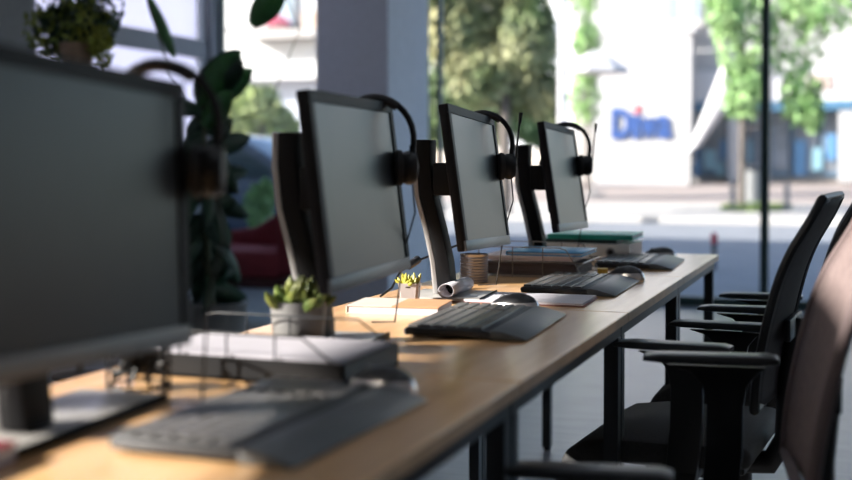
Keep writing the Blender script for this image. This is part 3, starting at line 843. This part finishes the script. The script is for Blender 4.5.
# white lever arch binder with folders on top
BXc, BYc = -.895, 4.13
t = thing('binder', 'white lever arch binder lying flat with a dark finger ring', 'binder', (BXc, BYc, DZ), .0)
b = BM(); bx(b, -.155, .16, -.14, .14, 0, .003, .001); bx(b, -.155, .16, -.14, .14, .052, .055, .001); bx(b, -.155, .16, -.141, -.138, 0, .055, .001); obj('cover', b, BINDER, t)
b = BM(); bx(b, -.15, .155, -.137, .135, .0035, .050); obj('pages', b, PAGES, t, False)
b = BM(); lathe(b, [(.008, -.0015), (.0155, -.0015), (.0155, .0015), (.008, .0015)], (.095, -.1425, .028), 24, 'Y'); obj('finger_ring', b, SILVER, t)
b = BM(); lathe(b, [(.001, -.001), (.009, -.001), (.009, .001), (.001, .001)], (.095, -.1435, .028), 20, 'Y'); obj('ring_hole', b, BLACKP, t)
t = thing('folder', 'black folder between the white binder and the green folder', 'folder', (BXc - .035, BYc, DZ + .0555), .0)
b = BM(); bx(b, -.16, .15, -.13, .13, 0, .013, .002); obj('cover', b, BLACKF, t)
t = thing('folder', 'green folder topmost on the white binder', 'folder', (BXc + .015, BYc, DZ + .0692), .015)
b = BM(); bx(b, -.145, .15, -.125, .125, 0, .003, .001); bx(b, -.145, .15, -.125, .125, .013, .016, .001); bx(b, -.145, .15, -.126, -.123, 0, .016); obj('cover', b, GREENF, t)
b = BM(); bx(b, -.14, .145, -.12, .122, .0032, .0128); obj('pages', b, PAPER, t, False)

# cable plug beside the white planter
t = thing('cable', 'dark plug and cable rising behind the small white planter', 'cable', (-1.10, 2.93, DZ))
b = BM(); tube(b, [(-.01, -.24, .004), (.0, -.19, .02), (-.005, -.12, .055), (.01, -.05, .075), (.045, .03, .095), (.09, .09, .115)], .003, 8); obj('cord', b, BLACKP, t)
b = BM(); tube(b, [(.0, -.075, .066), (.012, -.035, .080)], .011, 12); obj('plug', b, DARKP, t)
# cables hanging around the nearest monitor's stand
t = thing('wire_basket', 'black wire basket of cables under the right end of the nearest monitor', 'basket', (-1.0, 1.487, DZ))
b = BM()
for k in range(4): 
    z = .006 + k * .026; r = .045
    tube(b, [(r * math.cos(a * PI / 8), r * math.sin(a * PI / 8), z) for a in range(16)], .0022, 6, closed=True)
for a in range(10): 
    c_, s_ = math.cos(a * PI / 5) * .045, math.sin(a * PI / 5) * .045; tube(b, [(c_, s_, .0), (c_, s_, .084)], .0022, 6)
obj('wire_frame', b, BLACKP, t)
b = BM(); rr = random.Random(8)
for k in range(5):
    pts = [(rr.uniform(-.028, .028), rr.uniform(-.028, .028), rr.uniform(.012, .075)) for _ in range(7)]; tube(b, pts, .004, 6)
obj('cable_bundle', b, BLACKP, t)
# maroon notebook lower left
t = thing('notebook', 'maroon notebook lying beside the stand of the nearest monitor', 'notebook', (-.935, .975, DZ), .1)
b = BM(); bx(b, -.10, .06, -.10, .10, 0, .002); bx(b, -.10, .06, -.10, .10, .02, .022); bx(b, -.10, .06, -.1005, -.0985, 0, .022); obj('cover', b, MAROONB, t, False)
b = BM(); bx(b, -.098, .058, -.098, .098, .0025, .0195); obj('pages', b, PAPER, t, False)

# ------------------------------------------------------------------ office chairs (local +x faces the desks)
def chair_parts(arms, label, mesh, trim):
    """arms: {side: (dx, z)}; side -1 / +1 along local y"""
    t = thing('office_chair', label, 'chair', (0, 0, 0), PI, 'office chairs along the desks')
    # seat cushion: waterfall front
    prof = [(.225, .375), (.250, .385), (.258, .415), (.240, .448), (.19, .474), (.10, .486), (-.05, .488), (-.19, .494), (-.215, .480), (-.21, .445), (-.05, .432), (.12, .430), (.18, .412)]
    b = BM(); prism(b, prof, -.235, .235, 'Y', .012); 
    for v in b.verts:
        k = abs(v.co.y) / .235
        v.co.x *= 1 - .10 * k ** 3
        v.co.z -= .012 * k ** 2
    obj('seat', b, SEATF, t)
    b = BM(); bx(b, -.17, .13, -.16, .16, .400, .429, .008); box(b, (-.02, 0, .385), (.20, .13, .05), bev=.01); mech = obj('mechanism', b, BLACKP, t)
    b = BM(); tube(b, [(.02, -.06, .385), (.03, -.24, .375)], .005, 8); tube(b, [(.03, -.22, .376), (.033, -.275, .374)], .009, 8); obj('lever', b, BLACKP, mech)
    # back: frame + mesh, curved
    def bxz(u):  # u 0..1 bottom to top
        z = .56 + .455 * u; pr = [(.56, -.195), (.70, -.21), (.75, -.224), (.884, -.255), (.951, -.293), (1.02, -.349)]
        def lin(q):
            q = min(1.02, max(.56, q))
            for (za, xa), (zb, xb) in zip(pr, pr[1:]):
                if q <= zb + 1e-6: return xa + (xb - xa) * (q - za) / (zb - za)
            return -.349
        return (sum(lin(z + .035 * k) for k in (-2, -1, 0, 1, 2)) / 5 - .02, z)
    n = 22
    def halfw(u): return .225 * (1 - .18 * u ** 3) * (1 - .06 * (1 - u) ** 2)
    b = BM(); fr = []
    for k in range(n + 1):
        u = k / n; x, z = bxz(u); fr.append((x + .02, halfw(u), z))
    for k in range(n, -1, -1):
        u = k / n; x, z = bxz(u); fr.append((x + .02, -halfw(u), z))
    tube(b, fr, .011, 8, closed=True); obj('back_frame', b, trim, t)
    b = BM(); grid = []
    for k in range(n + 1):
        u = k / n; x, z = bxz(u); row = []
        for j in range(9):
            s = -1 + 2 * j / 8
            row.append(b.verts.new((x - .018 * (1 - s * s) + .022, s * halfw(u), z)))
        grid.append(row)
    for k in range(n):
        for j in range(8): b.faces.new((grid[k][j], grid[k][j + 1], grid[k + 1][j + 1], grid[k + 1][j]))
    o = obj('back_mesh', b, mesh, t); sd = o.modifiers.new('s', 'SOLIDIFY'); sd.thickness = .006; sd.offset = 0
    b = BM(); tube(b, [(-.08, 0, .39), (-.20, 0, .40), (-.235, 0, .46), (-.237, 0, .60), (-.255, 0, .74)], [.028, .028, .026, .022, .016], 10); obj('back_bar', b, BLACKP, t)
    b = BM(); box(b, (-.25, 0, .72), (.014, .20, .05), bev=.005); obj('lumbar_bar', b, BLACKP, t)
    # arms
    for s in (-1, 1):
        dx, z = arms[s]
        y = s * .262
        # pad: tip at local x = .09 + dx
        pp = [(.095, .006), (.092, .014), (.06, .018), (-.14, .020), (-.158, .016), (-.158, .006), (-.10, .002), (.06, .003)]
        b = BM(); prism(b, [(px + dx, z - .02 + pz) for px, pz in pp], y - .03, y + .03, 'Y', .003); pad = obj('arm_pad', b, mat('arm_pad_black', (.020, .022, .024), .35), t)
        # flared bracket and upright
        tp = z - .024
        br = [(.045, 0), (.0, -.012), (-.022, -.035), (-.030, -.075), (-.028, -.16), (-.018, tp * -1 + .41), (-.085, tp * -1 + .41), (-.098, -.16), (-.098, -.075), (-.105, -.035), (-.125, -.010), (-.14, 0)]
        b = BM(); prism(b, [(px + dx * .85, tp + pz) for px, pz in br], y - .012, y + .012, 'Y', .003); obj('arm_upright', b, BLACKP, t)
        b = BM(); xx = -.052 + dx * .85; prism(b, [(xx - .03, .40), (xx + .03, .40), (xx + .035, .425), (xx - .035, .425)], min(s * .14, s * .276), max(s * .14, s * .276), 'Y', .004); obj('arm_bracket', b, BLACKP, t)
    # gas lift and five star base
    b = BM(); lathe(b, [(.032, .10), (.032, .24), (.018, .24), (.018, .37)], n=20); obj('gas_lift', b, BLACKP, t)
    b = BM(); lathe(b, [(.045, .075), (.045, .115), (.034, .125)], n=20); obj('hub', b, BLACKP, t)
    for k in range(5):
        a = 2 * PI * k / 5 + .3; c_, s_ = math.cos(a), math.sin(a)
        b = BM(); tube(b, [(c_ * .03, s_ * .03, .10), (c_ * .16, s_ * .16, .092), (c_ * .29, s_ * .29, .075)], [.024, .019, .014], 8)
        arm = obj('base_arm', b, BLACKP, t)
        b = BM()
        for q in (-1, 1):
            lathe(b, [(.01, -.009), (.026, -.009), (.028, -.005), (.028, .005), (.026, .009), (.01, .009)], (0, q * .013, 0), 16, 'Y')
        tube(b, [(0, 0, 0), (0, 0, .045)], .006, 8)
        obj('caster', b, BLACKP, arm, loc=(c_ * .285, s_ * .285, .028), rot=(0, 0, a + 1.2))
    return t
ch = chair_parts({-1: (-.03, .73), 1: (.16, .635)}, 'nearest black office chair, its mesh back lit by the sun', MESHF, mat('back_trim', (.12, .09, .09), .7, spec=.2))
ch.location = (-.293, 2.03, 0); ch.rotation_euler.z = PI + .14
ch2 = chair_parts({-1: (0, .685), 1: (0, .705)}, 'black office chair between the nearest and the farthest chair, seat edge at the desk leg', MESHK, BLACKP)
ch2.location = (-.392, 2.85, 0); ch2.rotation_euler.z = PI - .08
ch3 = dup(ch2, (-.325, 3.57, 0), PI, 'farthest black office chair, pulled in near the end of the desk row')

# ------------------------------------------------------------------ armchair by the left window
t = thing('armchair', 'maroon upholstered armchair below the left window', 'armchair', (-4.08, 7.4, 0), .1)
b = BM(); box(b, (0, 0, .36), (.66, .62, .16), bev=.03); obj('seat_cushion', b, MAROON, t)
b = BM(); box(b, (.02, .02, .25), (.68, .64, .06), bev=.01); obj('seat_frame', b, mat('maroon_dark', (.04, .006, .01), .7), t)
b = BM(); prism(b, [(-.30, .42), (-.26, .52), (-.05, .55), (.12, .66), (.24, .76), (.36, .80), (.36, .30), (-.30, .30)], .24, .34, 'Y', .03); obj('backrest', b, MAROON, t)
b = BM(); prism(b, [(-.30, .30), (-.30, .60), (-.2, .72), (.25, .76), (.33, .6), (.33, .3)], .30, .40, 'X', .03); obj('armrest', b, MAROON, t)
for sx in (-.29, .31):
    for sy in (-.27, .27):
        b = BM(); tube(b, [(sx, sy, .25), (sx * 1.08, sy * 1.08, 0)], [.018, .011], 10); obj('leg', b, STEEL, t)

t.scale = (1.22, 1.22, 1.12)

# ------------------------------------------------------------------ plants
def big_leaf(b, base, tip, width, droop=0, side=None, n=8):
    base, tip = Vector(base), Vector(tip); d = (tip - base); L = d.length
    sd = side.normalized() if side else d.cross(Vector((0, 0, 1))).normalized()
    nrm = sd.cross(d).normalized()
    rows = []
    for i in range(n + 1):
        t = i / n; c = base + d * t + Vector((0, 0, -droop * (t ** 2)))
        wv = width * math.sin(PI * min(1, t * .92 + .06)) ** .7
        if i == n: wv = .002
        rows.append([b.verts.new(c - sd * wv + nrm * wv * .25), b.verts.new(c), b.verts.new(c + sd * wv + nrm * wv * .25)])
    for r0, r1 in zip(rows, rows[1:]):
        b.faces.new((r0[0], r0[1], r1[1], r1[0])); b.faces.new((r0[1], r0[2], r1[2], r1[1]))

PY = 5.6
def P(px, py, Y=PY):
    X, Z = at(px, Y, py); return Vector((X, Y, Z))
root = P(212, 400); root.z = 0
t = thing('potted_plant', 'tall potted plant with broad dark green leaves before the left window', 'plant', root)
b = BM(); lathe(b, [(.15, 0), (.19, .32), (.20, .34), (.17, .34), (.165, .30)], n=28); obj('pot', b, POTG, t)
b = BM(); lathe(b, [(.16, .29), (.16, .30)], n=20); obj('soil', b, SOIL, t)
cr = Vector((cx * 0 + YAW * 0 + math.cos(YAW), math.sin(YAW), 0))     # sideways direction of growth of the broad blades
leaves = [((205, 105), (252, 55), .075, .0), ((200, 108), (248, 68), .060, 0), ((203, 128), (243, 92), .05, 0), ((205, 150), (236, 132), .05, .02), ((205, 160), (232, 185), .05, .05),
          ((200, 170), (182, 205), .05, .03), ((206, 180), (228, 150), .045, .02), ((206, 200), (216, 250), .05, .05), ((203, 215), (188, 260), .05, .05), ((207, 240), (222, 280), .05, .04),
          ((204, 120), (180, 90), .05, 0), ((204, 140), (177, 150), .05, .03), ((206, 230), (190, 300), .05, .03), ((208, 255), (205, 308), .05, .03), ((204, 200), (234, 215), .04, .02),
          ((206, 110), (212, 60), .045, 0), ((200, 260), (180, 290), .05, .03), ((204, 160), (188, 235), .055, .03), ((206, 190), (196, 140), .055, .02),
          ((205, 130), (228, 118), .055, .01), ((203, 150), (214, 190), .06, .03), ((205, 215), (238, 240), .05, .03), ((203, 235), (182, 262), .05, .03), ((205, 275), (226, 305), .05, .02), ((202, 105), (186, 62), .045, 0), ((204, 180), (178, 172), .05, .03), ((205, 95), (222, 78), .06, 0), ((198, 92), (256, 64), .07, 0), ((200, 84), (240, 50), .05, 0)]
rl = random.Random(31)
for q in range(18):
    yy = rl.uniform(110, 290); sg = rl.choice((-1, 1))
    leaves.append(((204, yy), (204 + sg * rl.uniform(14, 34), yy + rl.uniform(-25, 40)), .045, .03))
rr = random.Random(3)
trunk = [P(212, 330), P(208, 250), P(204, 180), P(205, 120)]
b = BM(); tube(b, [(0, 0, .28)] + [tuple(p - root) for p in trunk[1:]], [.022, .016, .013, .009], 8)
stem_o = None
stemb = b
leaf_objs = []
for k, (a, c_, wd, dr) in enumerate(leaves):
    p0 = P(*a) ; p1 = P(*c_); p1.y += rr.uniform(-.25, .25); p0 -= root; p1 -= root
    tube(stemb, [tuple(P(205, a[1] + 8) - root), tuple(p0)], .006, 6)
    wd *= 1.3; lb_ = BM(); sdv = Vector((rr.uniform(-.3, .3), rr.uniform(-.4, .4), 1)).cross(p1 - p0)
    sdv = (p1 - p0).cross(Vector((-math.sin(YAW), math.cos(YAW), rr.uniform(-.5, .5))))
    big_leaf(lb_, p0, p1, wd, dr, sdv)
    lo = obj('leaf', lb_, LEAFSUN if k < 3 else LEAFD, t); sd = lo.modifiers.new('s', 'SOLIDIFY'); sd.thickness = .002
# two high leaves of the same plant
for (a, m_, c_, wd) in (((186, 120), (182, 78), (148, -4), .045), ((215, 100), (262, 52), (276, -10), .05)):
    pass
for (a, c_, wd) in (((175, 58), (147, -8), .035), ((252, 26), (285, -16), .075)):
    p0 = P(*a) - root; p1 = P(*c_) - root
    lb_ = BM(); big_leaf(lb_, p0, p1, wd, 0, (p1 - p0).cross(Vector((-math.sin(YAW), math.cos(YAW), .2))))
    lo = obj('leaf', lb_, LEAFSUN, t); sd = lo.modifiers.new('s', 'SOLIDIFY'); sd.thickness = .002
tube(stemb, [tuple(P(205, 130) - root), tuple(P(172, 80) - root), tuple(P(147, -8) - root)], .005, 6)
tube(stemb, [tuple(P(205, 130) - root), tuple(P(268, 110, PY + .5) - root), tuple(P(300, 30, PY + .4) - root), tuple(P(283, -12) - root)], .0035, 6)
obj('stem', stemb, STEM, t)

# small leaved plant upper left, in a tall stand
FY2 = 5.0
X, Z = at(78, FY2, 44)
t = thing('trailing_plant', 'leafy plant with yellow green foliage on a stand above the nearest monitor', 'plant', (X, FY2, 0))
b = BM(); rr = random.Random(12); t.location.z = 0
Z -= .03
Z0 = Z
leafcloud(b, [((-.17, 0, Z0 + .10), (.12, .14, .14)), ((-.08, .05, Z0 + .0), (.16, .12, .08)), ((.0, 0, Z0 + .10), (.16, .15, .14)), ((.12, 0, Z0 + .12), (.09, .12, .16)), ((0, 0, Z0 + .3), (.22, .2, .16)), ((.14, 0, Z0 + .0), (.05, .06, .12))], 900, .026, rr)
obj('foliage', b, LEAFY, t, False)
b = BM(); leafcloud(b, [((-.10, .05, Z0 + .12), (.18, .14, .14)), ((.04, .05, Z0 + .2), (.18, .15, .2))], 700, .03, rr); obj('foliage', b, LEAFD, t, False)
b = BM(); lathe(b, [(.07, Z0 - .1), (.09, Z0 + .03), (.085, Z0 + .03)], n=20); obj('pot', b, mat('terracotta', (.30, .20, .14), .7), t)
b = BM(); lathe(b, [(.14, 0), (.14, .02), (.02, .03), (.02, Z0 - .13), (.10, Z0 - .12), (.10, Z0 - .1)], n=20); obj('stand', b, BARK, t)
